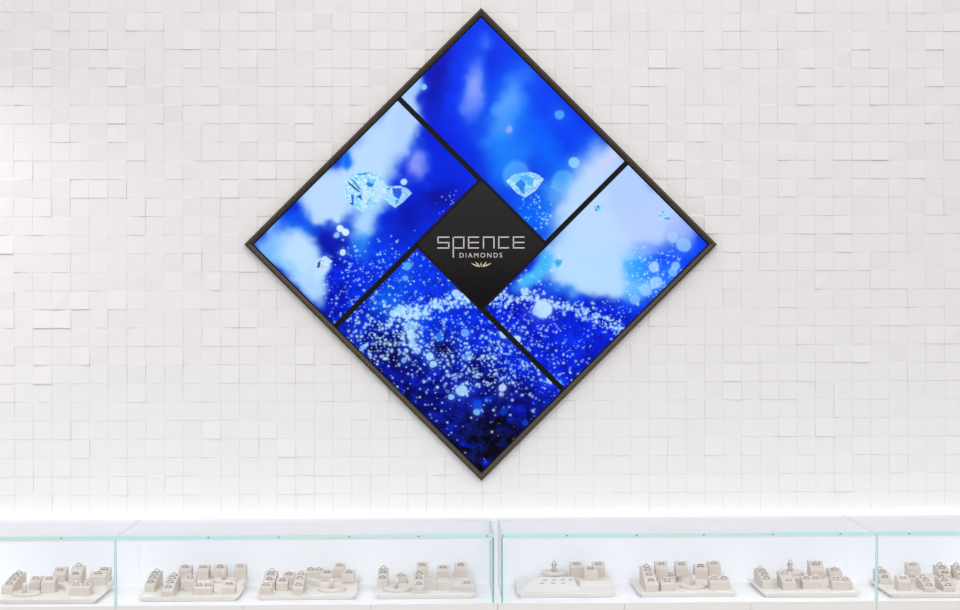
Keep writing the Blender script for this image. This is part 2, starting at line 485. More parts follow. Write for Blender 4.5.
# round out-of-focus spots: x, y, radius, colour, opacity
SPOTS = [
    (423.5, 87, 3, (130, 210, 255), .95), (560, 114, 5.2, (90, 178, 255), .8), (509.5, 129, 3.6, (150, 172, 255), .85),
    (574.6, 162, 5.8, (150, 215, 255), .9), (562, 181, 12, (112, 196, 255), .6), (516, 174, 14.5, (105, 190, 255), .6),
    (404.3, 181, 3.6, (190, 225, 255), 1), (340, 228.5, 4, (215, 240, 255), 1), (345.5, 232, 4, (215, 240, 255), 1), (336.5, 235, 3, (140, 205, 255), .95),
    (337, 219, 3.5, (190, 225, 255), .8), (342.3, 252, 3.6, (195, 228, 255), 1),
    (542.6, 309, 9.8, (188, 218, 255), 1), (535, 312, 4, (150, 200, 255), .8), (525, 291, 4.6, (130, 195, 255), .95),
    (654.5, 267, 6, (158, 205, 255), .95), (684, 244, 7.5, (150, 198, 255), .85), (673, 237, 6, (180, 208, 255), .7), (676, 266, 4.6, (150, 205, 255), .85), (673, 272, 5, (140, 200, 255), .8),
    (657, 283, 6.5, (165, 212, 255), .85), (646, 290, 7, (160, 212, 255), .8), (630, 256, 5, (140, 205, 255), .6), (635, 300, 5, (150, 205, 255), .7), (668, 288, 4, (150, 205, 255), .7),
    (399.5, 309, 5.6, (150, 210, 255), .95), (394, 313, 4.5, (160, 215, 255), .95), (407, 265, 4.6, (90, 190, 255), .85), (406, 277.5, 3.2, (110, 195, 255), .8),
    (456, 293, 4, (175, 220, 255), .95), (439.5, 337, 4.6, (50, 140, 255), .8), (429.5, 356, 4, (170, 220, 255), .95), (432.5, 364, 3.4, (160, 210, 255), .95),
    (503.5, 334, 4.2, (165, 215, 255), .95), (516.5, 338.5, 4.2, (185, 228, 255), .95), (461.5, 390.5, 6.4, (165, 210, 255), .95), (451, 396.5, 3.2, (155, 205, 255), .9),
    (502.2, 387, 4.2, (190, 215, 255), .95), (502, 394, 2.6, (150, 190, 255), .8), (476, 411.6, 3.8, (140, 200, 255), .9), (550, 379.5, 4, (165, 215, 255), .9), (559.6, 382.5, 3, (120, 190, 255), .8),
    (465, 333, 4.2, (130, 190, 255), .8), (467, 357, 4, (120, 180, 255), .7), (410, 327, 6.5, (150, 210, 255), .8), (411, 336, 5, (165, 218, 255), .9), (412, 344, 4.5, (165, 215, 255), .9), (418, 350, 3.5, (150, 205, 255), .85),
    (416, 315, 4, (150, 205, 255), .8), (424, 313, 4, (140, 205, 255), .75), (363, 347, 3, (130, 195, 255), .8), (403, 360, 3, (140, 200, 255), .8),
    (477, 405, 5, (20, 90, 240), .6), (488, 400, 4.5, (0, 70, 235), .6), (503, 412, 4, (10, 80, 245), .6), (525, 423, 3.6, (10, 70, 240), .7),
]

def sparkles():
    pts = []
    def scatter(n, fx, fy, r0, r1, b0, b1):
        for _ in range(n):
            pts.append((fx(), fy(), rng.uniform(r0, r1), rng.uniform(b0, b1)))
    U, N = rng.uniform, rng.normal
    # left screen, lower half
    for _ in range(620):
        x, y = U(322, 440), U(222, 322)
        if y > 250 - (x - 350) * .15 + N(0, 8) and rng.random() < .35 + .65 * math.exp(-((x - 365) / 34) ** 2):
            pts.append((x, y, U(.45, 1.0), U(.35, .95)))
    for _ in range(26):
        pts.append((U(435, 465), U(190, 222), U(.4, .9), U(.5, 1)))
    # upper screen, small cluster at its lower corner
    scatter(70, lambda: N(537, 9), lambda: N(214, 11), .4, .95, .5, 1)
    # right screen: dust and the glitter band
    for _ in range(430):
        x = U(488, 640)
        pts.append((x, U(300, 385), U(.45, 1.1), U(.4, 1)))
    for _ in range(330):
        x = U(488, 625)
        yb = 296 + (.02 if x < 545 else .33) * (x - 530) + (4 if x < 515 else 0)
        pts.append((x, yb + N(0, 4.2), U(.6, 1.4), U(.6, 1)))
    for _ in range(170):
        x, y = N(650, 20), N(272, 16)
        pts.append((x, y, U(.4, .95), U(.45, .95)))
    # lower screen: dust, dense drift and the arc of light
    for _ in range(760):
        y = 250 + 190 * rng.random() ** 1.25
        pts.append((U(345, 560), y, U(.45, 1.05), U(.35, .95)))
    for _ in range(420):
        x, y = N(392, 26), N(337, 19)
        pts.append((x, y, U(.6, 1.35), U(.6, 1)))
    for _ in range(260):
        x = U(398, 470)
        pts.append((x, 316 - (x - 398) * .28 + N(0, 4.5), U(.6, 1.5), U(.6, 1)))
    for _ in range(280):
        x, y = N(470, 34), N(352, 24)
        pts.append((x, y, U(.55, 1.3), U(.55, 1)))
    for _ in range(330):
        pts.append((N(488, 38), N(374, 20), U(.55, 1.25), U(.5, 1)))
    for _ in range(60):
        pts.append((U(420, 545), U(395, 462), U(.6, 1.2), U(.4, .9)))
    return pts

# cut stones floating in the picture: outline, then facets (polygon, colour)
LT, MD, DK, DP, WH = (178, 230, 255), (110, 200, 255), (20, 110, 225), (8, 50, 190), (205, 230, 255)
STONES = [
    ([(506, 181), (512, 175), (520, 172.5), (531, 171.5), (539, 174.5), (544, 179), (536, 190), (525, 197.5), (517, 193)], LT,
     [([(510, 178), (519, 173), (523, 176), (516, 182)], MD), ([(515, 184), (521, 178), (526, 184), (522, 191)], DK),
      ([(519, 176), (527, 174), (530, 180), (524, 181)], (60, 165, 255)), ([(528, 176), (535, 178), (532, 186), (527, 184)], (70, 170, 250)),
      ([(518, 186), (524, 186), (525, 194), (521, 192)], (30, 130, 240)), ([(533, 180), (541, 179), (534, 188)], WH), ([(526, 187), (531, 187), (527, 193)], MD)]),
    ([(345, 180), (355, 172.5), (367, 171), (380, 174), (386, 183), (389, 190), (381, 199), (373, 208), (362, 212), (350, 204), (345, 196)], (170, 228, 255),
     [([(356, 174), (369, 172), (366, 174.5), (358, 175)], (30, 120, 230)), ([(347, 180), (352, 184), (361, 192), (357, 191), (349, 184)], (30, 60, 140)),
      ([(350, 178), (355, 180), (362, 190), (358, 189)], (60, 150, 225)), ([(354, 177), (358, 178), (357, 180)], (40, 140, 230)),
      ([(366, 184), (369, 180), (371, 183), (375, 181), (373, 186), (370, 187)], (30, 90, 210)), ([(366, 178), (376, 180), (374, 184), (368, 182)], (100, 200, 250)),
      ([(351, 195), (354, 194), (354, 206), (349, 203), (352, 202)], (14, 80, 215)), ([(356, 196), (361, 194), (362.5, 200), (359, 198)], (14, 70, 215)),
      ([(366, 203), (370, 196), (370, 199), (367, 205)], (30, 110, 225)), ([(362, 180), (366, 192), (372, 194), (368, 202), (362, 208), (363, 196)], (205, 228, 255)),
      ([(376, 178), (384, 184), (382, 196), (374, 202), (378, 190)], (195, 222, 255)), ([(355, 201), (360, 202), (362, 209), (357, 206)], (120, 222, 255))]),
    ([(382, 190), (388, 186), (400, 185.5), (408, 188.5), (412, 193), (403, 202), (395, 207.5), (389, 203), (384, 198)], (180, 226, 255),
     [([(392, 188), (401, 188), (402, 193), (399, 199), (394, 196)], (10, 70, 225)), ([(386, 188), (391, 187), (389, 190)], (30, 130, 235)),
      ([(396, 199), (399, 200), (395, 206)], (30, 150, 200)), ([(385, 194), (392, 197), (394, 205), (389, 202)], (140, 222, 255))]),
    ([(317, 262), (325, 255), (333, 261), (322, 272)], (200, 228, 255), [([(318, 262), (321, 259), (320, 267), (317, 268)], (20, 60, 150)), ([(326, 258), (331, 261), (325, 266)], (190, 235, 255))]),
    ([(594.5, 206), (599, 204.5), (602, 207), (599, 211), (595.5, 211)], MD, [([(597, 205), (600, 206), (598, 209)], DK), ([(595, 208), (598, 210), (596, 211)], DK)]),
    ([(659, 212), (664, 210), (672, 216), (669, 219), (660, 219)], (165, 218, 255), [([(661, 211), (665, 211), (664, 213)], (60, 140, 220)), ([(664, 218), (671, 217), (669, 219.5)], (50, 130, 220)), ([(661, 215), (664, 215), (663, 217)], (110, 190, 245))]),
    ([(553, 261), (557, 258), (560, 260), (563, 258.5), (561, 265), (557, 268)], (80, 185, 240), [([(555, 260), (558, 262), (557, 265)], (30, 130, 210)), ([(558, 263), (561, 262), (558, 267)], (40, 150, 225))]),
]

def inside(poly, x, y):
    r = np.zeros(x.shape, bool)
    n = len(poly)
    for i in range(n):
        (x0, y0), (x1, y1) = poly[i], poly[(i + 1) % n]
        if y0 == y1:
            continue
        k = ((y0 > y) != (y1 > y)) & (x < (x1 - x0) * (y - y0) / (y1 - y0) + x0)
        r ^= k
    return r

SPARKS = []
for sx_, sy_, sr_, sb_ in sparkles():
    if sy_ > 395 and rng.random() < .5:
        continue
    SPARKS.append((sx_, sy_, sr_ * (.72 if rng.random() < .62 else 1.3), min(1, sb_ * 1.2)))

def paint(x, y):
    """sRGB colour of the picture at drawing coordinates x, y (y down)"""
    shp = x.shape
    col = np.empty(shp + (3,))
    t = np.clip((y - 20) / 450, 0, 1)[..., None]
    ta = np.array
    col[:] = np.where(t < .6, ta((0, 70, 238)) * (1 - t / .6) + ta((2, 40, 205)) * (t / .6),
                      ta((2, 40, 205)) * (1 - (t - .6) / .4) + ta((8, 8, 60)) * ((t - .6) / .4))
    wx = x + (vnoise(x, y, 11, 1) - .5) * 7 + (vnoise(x, y, 4.5, 3) - .5) * 2.4
    wy = y + (vnoise(x, y, 11, 2) - .5) * 7 + (vnoise(x, y, 4.5, 4) - .5) * 2.4
    for cx, cy, rx, ry, ang, c, a, hard in SOFT:
        ca, sa = math.cos(R(ang)), math.sin(R(ang))
        dx, dy = wx - cx, wy - cy
        d2 = ((dx * ca + dy * sa) / rx) ** 2 + ((-dx * sa + dy * ca) / ry) ** 2
        w = a * np.exp(-np.power(d2, max(1.0, hard * .75)) * 1.1)
        col += w[..., None] * (ta(c) - col)
    c2 = np.clip(col[..., :2], 0, 255) / 255
    col[..., :2] = 255 * np.power(c2, 1 + .27 * (1 - c2) ** 1.5)
    # mottling in the dark parts
    lum = col @ ta((.2, .5, .3)) / 255
    m = (vnoise(x, y, 6, 7) * .6 + vnoise(x, y, 2.6, 8) * .4 - .5)
    amp = np.clip((y - 225) / 60, 0, 1) * np.clip(1.2 - lum * 2.2, 0, 1)
    col += (m * amp)[..., None] * ta((12, 62, 190))
    for cx, cy, r, c, a in SPOTS:
        d = np.hypot(x + (wx - x) * .25 - cx, y + (wy - y) * .25 - cy) / r
        w = a * np.clip((1.14 - d) / .34, 0, 1)
        glow = .28 * a * np.exp(-(d / 1.6) ** 2)
        w = np.maximum(w, glow)
        col += w[..., None] * (ta(c) - col)
    for px, py, r, b in SPARKS:
        lo = np.hypot(x - px, y - py)
        k = lo < r * 3.2
        if not k.any():
            continue
        w = b * np.exp(-(lo[k] / r) ** 2 * .9)
        col[k] += w[:, None] * (ta((190, 232, 255)) - col[k])
    for outline, c, facets in STONES:
        k = inside(outline, x, y)
        if not k.any():
            continue
        col[k] += .85 * (ta(c) - col[k])
        n = (vnoise(x, y, 1.7, 9)[k] - .5)[:, None]
        col[k] += n * ta((70, 50, 25))
        for poly, fc in facets:
            kk = inside(poly, x, y)
            col[kk] += .8 * (ta(fc) - col[kk])
    return np.clip(col, 0, 255)

def screen_material():
    m = bpy.data.materials.new('lit_screen')
    m.use_nodes = True
    nt = m.node_tree
    b = nt.nodes['Principled BSDF']
    b.inputs['Base Color'].default_value = (.003, .003, .004, 1)
    b.inputs['Roughness'].default_value = .25
    b.inputs['Specular IOR Level'].default_value = .03
    a = nt.nodes.new('ShaderNodeVertexColor')
    a.layer_name = 'picture'
    nt.links.new(a.outputs[0], b.inputs['Emission Color'])
    b.inputs['Emission Strength'].default_value = 1.0
    return m
M['screen'] = screen_material()

def video_screen(u0, u1, v0, v1, label):
    root = empty('video_screen', (0, 0, 0))
    tag(root, label, 'screen', 'blue video screens in the diamond frame')
    bm = bmesh.new()
    g = 2.65
    lo = [bm.verts.new(dpt(u, v, WALL_Y - .022)) for u, v in ((u0 - g, v0 - g), (u1 + g, v0 - g), (u1 + g, v1 + g), (u0 - g, v1 + g)) for u, v in [(max(-161.6, min(161.6, u)), max(-161.6, min(161.6, v)))]]
    hi = [bm.verts.new(Vector(v.co) + Vector((0, 6.2875 - (WALL_Y - .022), 0))) for v in lo]
    bm.faces.new(lo); bm.faces.new(hi[::-1])
    for i in range(4):
        j = (i + 1) % 4
        bm.faces.new((lo[i], lo[j], hi[j], hi[i]))
    obj('bezel', bm, 'bezel', root)
    step = .5
    nu, nv = int((u1 - u0) / step) + 1, int((v1 - v0) / step) + 1
    uu, vv = np.meshgrid(np.linspace(u0, u1, nu), np.linspace(v0, v1, nv))
    x = 481.2 + (uu + vv) / math.sqrt(2)
    y = 244.2 + (uu - vv) / math.sqrt(2)
    col = paint(x, y) / 255
    lin = np.where(col <= .04045, col / 12.92, ((col + .055) / 1.055) ** 2.4)
    X, Z = (uu + vv) / math.sqrt(2) * PX, (vv - uu) / math.sqrt(2) * PX
    c, s = math.cos(TILT), math.sin(TILT)
    co = np.stack([CX + X * c + Z * s, np.full_like(X, 6.2861), CZ - X * s + Z * c], -1).reshape(-1, 3)
    idx = np.arange(nu * nv).reshape(nv, nu)
    q = np.stack([idx[:-1, :-1], idx[:-1, 1:], idx[1:, 1:], idx[1:, :-1]], -1).reshape(-1, 4)
    me = bpy.data.meshes.new('display_panel')
    me.vertices.add(len(co)); me.vertices.foreach_set('co', co.ravel())
    me.loops.add(q.size); me.loops.foreach_set('vertex_index', q.ravel())
    me.polygons.add(len(q)); me.polygons.foreach_set('loop_start', np.arange(0, q.size, 4))
    me.update(calc_edges=True)
    at = me.color_attributes.new('picture', 'FLOAT_COLOR', 'POINT')
    at.data.foreach_set('color', np.concatenate([lin.reshape(-1, 3), np.ones((len(co), 1))], 1).ravel())
    me.materials.append(M['screen'])
    link('display_panel', me, root)
    return root

A, B_, D_ = 160.5, 42.4, 47.8
video_screen(-A, B_, D_, A, 'top screen of the diamond, bright blue with lavender streaks and one cut diamond')
video_screen(-A, -D_, -A, B_, 'left screen of the diamond, pale clouds with two large cut diamonds')
video_screen(-B_, A, -A, -D_, 'bottom screen of the diamond, dark navy picture full of glitter')
video_screen(D_, A, -B_, A, 'right screen of the diamond, pale blue above a glitter band')

def logo_panel():
    root = empty('logo_panel', (0, 0, 0))
    tag(root, 'glossy black square plate with silver letters amid the four screens', 'sign')
    h = 45.1
    bm = bmesh.new()
    cs = ((-h, -h), (h, -h), (h, h), (-h, h))
    lo = [bm.verts.new(dpt(u, v, WALL_Y - .022)) for u, v in cs]
    hi = [bm.verts.new(dpt(u, v, 6.287)) for u, v in cs]
    bm.faces.new(lo); bm.faces.new(hi[::-1])
    for i in range(4):
        j = (i + 1) % 4
        bm.faces.new((lo[i], lo[j], hi[j], hi[i]))
    obj('plate', bm, 'black_glass', root)
    X = lambda px: CX + (px - 481.2) * PX
    Zf = lambda py: CZ - (py - 244.2) * PX
    y0, y1 = 6.285, 6.2869
    t = 1.12
    def letter(bars):
        bm = bmesh.new()
        for x0, x1, a, b in bars:
            box(bm, X(x0), X(x1), y0, y1, Zf(b), Zf(a))
        obj('letter', bm, 'chrome', root)
    T, Bm = 236.3, 248.2
    mid = (T + Bm) / 2
    H = lambda x0, x1, y: (x0, x1, y - t / 2, y + t / 2)
    V = lambda x, a, b: (x - t / 2, x + t / 2, a, b)
    T += t / 2; Bm -= t / 2
    letter([H(437.2, 449.4, T), V(437.9, T, mid), H(437.2, 449.4, mid), V(448.7, mid, Bm), H(437.2, 449.4, Bm)])
    letter([V(453.2, T - t / 2, 257.2), H(452.5, 464.4, T), V(463.7, T, Bm), H(452.5, 464.4, Bm)])
    letter([V(468.5, T, Bm), H(467.8, 479.0, T), H(467.8, 479.0, mid), H(467.8, 479.0, Bm)])
    letter([V(483.4, T, Bm + t / 2), H(482.7, 494.6, T), V(493.9, T, Bm + t / 2)])
    letter([V(498.7, T, Bm), H(498.0, 509.0, T), H(498.0, 509.0, Bm)])
    letter([V(513.4, T, Bm), H(512.7, 524.4, T), H(512.7, 524.4, mid), H(512.7, 524.4, Bm)])
    # second line
    cu = bpy.data.curves.new('lettering', 'FONT')
    cu.body = 'DIAMONDS'
    cu.size = .0268
    cu.space_character = 1.36
    cu.extrude = .0008
    cu.align_x = 'CENTER'
    cu.materials.append(M['chrome'])
    src = bpy.data.objects.new('lettering_outline', cu)
    C.objects.link(src)
    bpy.context.view_layer.update()
    me = bpy.data.meshes.new_from_object(src.evaluated_get(bpy.context.evaluated_depsgraph_get()))
    bpy.data.objects.remove(src)
    o = link('lettering', me, root)
    o.rotation_euler = (R(90), 0, 0)
    o.location = (X(480.6), y1 - .001, Zf(257.2))
    # small fan of five leaves
    bm = bmesh.new()
    for ang, L in ((-72, 9.6), (-46, 6.6), (0, 4.6), (46, 6.6), (72, 9.6)):
        a = R(ang)
        bx, by = 481.0 + math.sin(a) * 1.2, 266.6
        pts = []
        for k in range(9):
            s = k / 8
            w = math.sin(s * math.pi) ** .8 * .6
            pts.append((s, w))
        ring = [(s, w) for s, w in pts] + [(s, -w) for s, w in pts[-2:0:-1]]
        f, b = [], []
        for s, w in ring:
            px = bx + math.sin(a) * L * s + math.cos(a) * w
            py = by - math.cos(a) * L * s * (1.0 if ang == 0 else .95) - abs(math.sin(a)) * 1.1 * s * s + math.sin(a) * w
            f.append(bm.verts.new((X(px), y0, Zf(py)))); b.append(bm.verts.new((X(px), y1, Zf(py))))
        bm.faces.new(f)
        bm.faces.new(b[::-1])
        n = len(f)
        for i in range(n):
            bm.faces.new((f[i], f[(i + 1) % n], b[(i + 1) % n], b[i]))
    obj('emblem', bm, 'pale_gold', root)
logo_panel()

# ------------------------------------------------------------------ trays with ring blocks, rings and pedestals
TH, SH = 0.018, 0.020             # tray thickness, raised step on it
NAMES = ['leftmost tray', 'second tray from left', 'third tray from left', 'fourth tray from left', 'fifth tray from left',
         'sixth tray from left', 'second tray from right', 'rightmost tray']
TRAY_LABELS = [
    'leftmost cream tray, cut off by the outer left edge, with a round pedestal at front',
    'second cream tray from left, two long ramps at its left and round pedestal behind',
    'third cream tray from left, round pedestal at front and double block behind',
    'fourth cream tray from left, beside the centre gap, round pedestal at front left',
    'fifth cream tray, just right of centre gap, mostly bare with a slotted board',
    'sixth cream tray from left, long ramp at left and pedestal in middle',
    'second cream tray from right, pedestal with tall ring cone at the back',
    'rightmost cream tray, four ramps, behind the glass joint']
STEPS = [
    [(-.05, .308), (-.05, .262), (.03, .155), (.180, .155), (.184, .308)],
    [(-.086, .308), (-.086, .236), (.0, .18), (.052, .153), (.180, .153), (.184, .308)],
    [(-.03, .308), (-.03, .246), (.04, .157), (.180, .157), (.184, .308)],
    [(-.068, .308), (-.068, .212), (-.02, .212), (.04, .165), (.180, .165), (.184, .308)],
    [(.026, .308), (.026, .21), (.062, .142), (.180, .142), (.184, .308)],
    [(-.104, .308), (-.104, .235), (-.09, .168), (-.012, .235), (.05, .162), (.180, .162), (.184, .308)],
    [(.03, .308), (.03, .156), (.180, .156), (.184, .308)],
    [(-.045, .308), (-.045, .262), (.06, .203), (.115, .142), (.180, .142), (.184, .308)]]

# per tray: place on the deck, then blocks (kind, x, y, on the step, width, length, front and back height, rings, which)
TRAYS = [
    dict(x=-1.484, y=5.765, blocks=[
        ('ramp', -0.176, 0.101, 0, 0.041, 0.19, 0.026, 0.051, 4, 'long sloped ramp at outer end'),
        ('block', -0.089, 0.159, 0, 0.039, 0.05, 0.034, 0.049, 1, 'small block behind round pedestal'),
        ('block', -0.030, 0.122, 0, 0.051, 0.05, 0.038, 0.055, 1, 'block to right of pedestal'),
        ('block', -0.020, 0.264, 1, 0.047, 0.05, 0.025, 0.049, 1, 'back-row block behind middle'),
        ('ramp', 0.056, 0.186, 1, 0.047, 0.08, 0.030, 0.059, 2, 'two-ring stepped ramp'),
        ('block', 0.147, 0.155, 1, 0.061, 0.045, 0.033, 0.048, 1, 'broad block near right end'),
        ('block', 0.149, 0.280, 1, 0.043, 0.045, 0.031, 0.047, 1, 'rearmost block at right corner'),
        ('double', 0.101, 0.068, 0, 0.075, 0.055, 0.028, 0.038, 2, 'low two-ring block at front'),
    ],
    pedestal=(-0.102, 0.090, 0, 0.052, 0),
    card=(0.106, 0.009, 0.044)),
    dict(x=-0.972, y=5.796, blocks=[
        ('ramp', -0.163, 0.099, 0, 0.038, 0.17, 0.023, 0.052, 4, 'long ramp at left edge'),
        ('ramp', -0.078, -0.005, 0, 0.042, 0.17, 0.021, 0.054, 4, 'long ramp second from left'),
        ('block', -0.015, 0.114, 0, 0.042, 0.05, 0.035, 0.052, 1, 'block right of two ramps'),
        ('double', 0.047, 0.031, 0, 0.071, 0.05, 0.024, 0.037, 2, 'low wide front block'),
        ('block', -0.054, 0.238, 1, 0.048, 0.05, 0.037, 0.050, 1, 'leftmost back-row block'),
        ('block', 0.014, 0.249, 1, 0.043, 0.05, 0.031, 0.050, 1, 'second back-row block'),
        ('block', 0.078, 0.255, 1, 0.048, 0.05, 0.032, 0.048, 1, 'third back-row block'),
        ('block', 0.157, 0.244, 1, 0.045, 0.05, 0.036, 0.052, 1, 'rightmost back-row block'),
        ('block', 0.142, 0.048, 0, 0.046, 0.045, 0.022, 0.041, 1, 'small front right block'),
    ],
    pedestal=(0.105, 0.204, 1, 0.046, 0),
    card=(-0.150, 0.018, 0.043)),
    dict(x=-0.539, y=5.81, blocks=[
        ('block', -0.150, 0.009, 0, 0.045, 0.035, 0.028, 0.038, 1, 'front left corner block'),
        ('ramp', -0.150, 0.111, 0, 0.046, 0.12, 0.030, 0.053, 3, 'ramp behind front left block'),
        ('block', -0.099, 0.088, 0, 0.045, 0.05, 0.027, 0.040, 1, 'low block beside left ramp'),
        ('block', -0.088, 0.225, 0, 0.046, 0.05, 0.027, 0.040, 1, 'taller block behind low block'),
        ('ramp', -0.031, 0.005, 0, 0.037, 0.16, 0.023, 0.054, 3, 'middle ramp'),
        ('double', 0.010, 0.251, 1, 0.066, 0.05, 0.021, 0.032, 2, 'two-ring back-row block'),
        ('block', 0.065, 0.161, 1, 0.044, 0.045, 0.024, 0.039, 1, 'block behind round pedestal'),
        ('block', 0.106, 0.258, 1, 0.039, 0.05, 0.034, 0.048, 1, 'tallest back-row block'),
        ('block', 0.148, 0.148, 1, 0.048, 0.05, 0.026, 0.039, 1, 'block at right end'),
    ],
    pedestal=(0.090, 0.096, 0, 0.051, 0),
    card=None),
    dict(x=-0.096, y=5.815, blocks=[
        ('ramp', -0.165, 0.143, 0, 0.038, 0.11, 0.025, 0.056, 3, 'ramp at left end'),
        ('block', -0.097, 0.237, 0, 0.043, 0.045, 0.021, 0.027, 1, 'low block behind round pedestal'),
        ('ramp', -0.024, 0.010, 0, 0.037, 0.14, 0.023, 0.053, 3, 'middle ramp'),
        ('block', -0.014, 0.220, 1, 0.044, 0.05, 0.035, 0.056, 1, 'block behind middle ramp'),
        ('block', 0.071, 0.072, 0, 0.047, 0.05, 0.030, 0.040, 0, 'front empty block'),
        ('block', 0.066, 0.173, 1, 0.046, 0.05, 0.035, 0.051, 1, 'block behind empty block'),
        ('block', 0.134, 0.237, 1, 0.047, 0.05, 0.031, 0.052, 1, 'tall back right block'),
        ('block', 0.155, 0.039, 0, 0.049, 0.05, 0.019, 0.036, 1, 'low front right block'),
    ],
    pedestal=(-0.108, 0.083, 0, 0.052, 0),
    card=(0.038, 0.043, 0.034)),
    dict(x=0.434, y=5.821, blocks=[
        ('block', 0.054, 0.215, 1, 0.048, 0.05, 0.037, 0.054, 1, 'left back-row block'),
        ('block', 0.104, 0.145, 1, 0.052, 0.05, 0.029, 0.049, 1, 'front middle block'),
        ('block', 0.141, 0.223, 1, 0.047, 0.05, 0.035, 0.052, 1, 'right back-row block'),
    ],
    pedestal=(-0.033, 0.319, 1, 0.051, 1),
    card=None),
    dict(x=0.887, y=5.821, blocks=[
        ('ramp', -0.134, 0.009, 0, 0.046, 0.19, 0.026, 0.067, 4, 'long ramp at left edge'),
        ('block', -0.074, 0.170, 1, 0.048, 0.05, 0.039, 0.063, 1, 'leftmost back-row block'),
        ('double', -0.055, 0.185, 0, 0.075, 0.045, 0.023, 0.030, 2, 'low two-ring block in middle'),
        ('block', -0.071, 0.027, 0, 0.053, 0.045, 0.026, 0.037, 1, 'front single block'),
        ('block', 0.010, 0.212, 1, 0.046, 0.05, 0.032, 0.054, 1, 'second back-row block'),
        ('block', 0.078, 0.165, 1, 0.050, 0.05, 0.035, 0.050, 1, 'block right of pedestal'),
        ('block', 0.142, 0.240, 1, 0.046, 0.05, 0.033, 0.048, 1, 'rightmost back-row block'),
        ('double', 0.129, 0.047, 0, 0.075, 0.06, 0.029, 0.039, 2, 'low front right block'),
    ],
    pedestal=(0.036, 0.106, 0, 0.051, 0),
    card=(0.126, 0.011, 0.037)),
    dict(x=1.347, y=5.8, blocks=[
        ('ramp', -0.148, 0.076, 0, 0.039, 0.17, 0.026, 0.051, 4, 'long ramp at left edge'),
        ('ramp', -0.071, 0.053, 0, 0.052, 0.1, 0.026, 0.047, 2, 'short ramp before pedestal'),
        ('double', 0.020, 0.070, 0, 0.072, 0.055, 0.026, 0.040, 2, 'low two-ring block in middle'),
        ('block', 0.061, 0.160, 1, 0.053, 0.06, 0.034, 0.063, 1, 'tallest block at the back'),
        ('double', 0.128, 0.052, 0, 0.075, 0.055, 0.027, 0.036, 2, 'low front right block'),
        ('block', 0.142, 0.201, 1, 0.050, 0.06, 0.017, 0.028, 1, 'low back right block'),
    ],
    pedestal=(-0.029, 0.301, 1, 0.052, 1),
    card=(0.150, 0.015, 0.041)),
    dict(x=1.815, y=5.77, blocks=[
        ('ramp', -0.144, 0.187, 0, 0.046, 0.1, 0.018, 0.043, 3, 'ramp at left corner'),
        ('block', -0.111, 0.052, 0, 0.047, 0.055, 0.032, 0.050, 1, 'front left block'),
        ('block', -0.014, 0.264, 1, 0.049, 0.05, 0.028, 0.046, 1, 'tall back-row block'),
        ('block', -0.043, 0.181, 0, 0.031, 0.035, 0.021, 0.030, 1, 'small block behind front block'),
        ('ramp', -0.023, 0.024, 0, 0.042, 0.11, 0.015, 0.037, 3, 'front middle ramp'),
        ('ramp', 0.048, 0.022, 0, 0.041, 0.11, 0.015, 0.037, 3, 'front right ramp'),
        ('ramp', 0.093, 0.205, 1, 0.045, 0.09, 0.010, 0.037, 3, 'back middle ramp'),
        ('ramp', 0.141, 0.144, 1, 0.034, 0.1, 0.014, 0.043, 3, 'back right ramp'),
    ],
    pedestal=None,
    card=None),
]

def make_tray(x, y, i):
    t = empty('display_tray', (x, y, ZD))
    tag(t, TRAY_LABELS[i], 'tray', 'ring display trays in the cases')
    bm = bmesh.new()
    lo = [bm.verts.new(p + (0,)) for p in ((-.168, 0), (.168, 0), (.168, .298), (-.168, .298))]
    hi = [bm.verts.new(p + (TH,)) for p in ((-.186, -.010), (.186, -.010), (.186, .310), (-.186, .310))]
    bm.faces.new(lo[::-1]); bm.faces.new(hi)
    for k in range(4):
        j = (k + 1) % 4
        bm.faces.new((lo[k], lo[j], hi[j], hi[k]))
    bmesh.ops.bevel(bm, geom=list(bm.edges), offset=.0022, segments=3, affect='EDGES', profile=.5)
    obj('tray_base', bm, 'tray', t)
    if STEPS[i]:
        obj('raised_step', prism(STEPS[i], TH - .0005, TH + SH, bev=.0015), 'tray', t)
    return t

def profile(L, hf, hb, n=10):
    """side outline of a ring block: upright front, rounded rise to the back"""
    pts = [(0, 0), (0, hf)]
    for k in range(1, n + 1):
        s = k / n
        pts.append((L * s, hf + (hb - hf) * math.sin(s * math.pi / 2) ** .95))
    pts.append((L, 0))
    return pts

def height_at(L, hf, hb, s):
    return hf + (hb - hf) * math.sin(max(s, 0) * math.pi / 2) ** .95

def make_block(name, x, y, z, w, L, hf, hb, spots, label, cat, group):
    b = empty(name, (x, y, z))
    tag(b, label, cat, group)
    bm = bmesh.new()
    pr = profile(L, hf, hb)
    l = [bm.verts.new((-w / 2, a, c)) for a, c in pr]
    r = [bm.verts.new((w / 2, a, c)) for a, c in pr]
    bm.faces.new(l); bm.faces.new(r[::-1])
    n = len(pr)
    for k in range(n):
        j = (k + 1) % n
        bm.faces.new((l[k], l[j], r[j], r[k]))
    bm.normal_update()
    es = [e for e in bm.edges if e.calc_face_angle(0) > .6]
    bmesh.ops.bevel(bm, geom=es, offset=.0013, segments=2, affect='EDGES', profile=.5)
    obj('block_body', bm, 'block', b)
    for (dx, s) in spots:
        hw = min(w * .42, .014) if name != 'double_ring_block' else .013
        zz = height_at(L, hf, hb, s)
        sl = math.atan2(height_at(L, hf, hb, s + .04) - height_at(L, hf, hb, s - .04), .08 * L)
        o = obj('slot', boxes((-hw, hw, -.0016, .0016, -.0008, .0004)), 'slot', b)
        o.location = (dx, L * s, zz)
        o.rotation_euler = (sl, 0, 0)
    return b

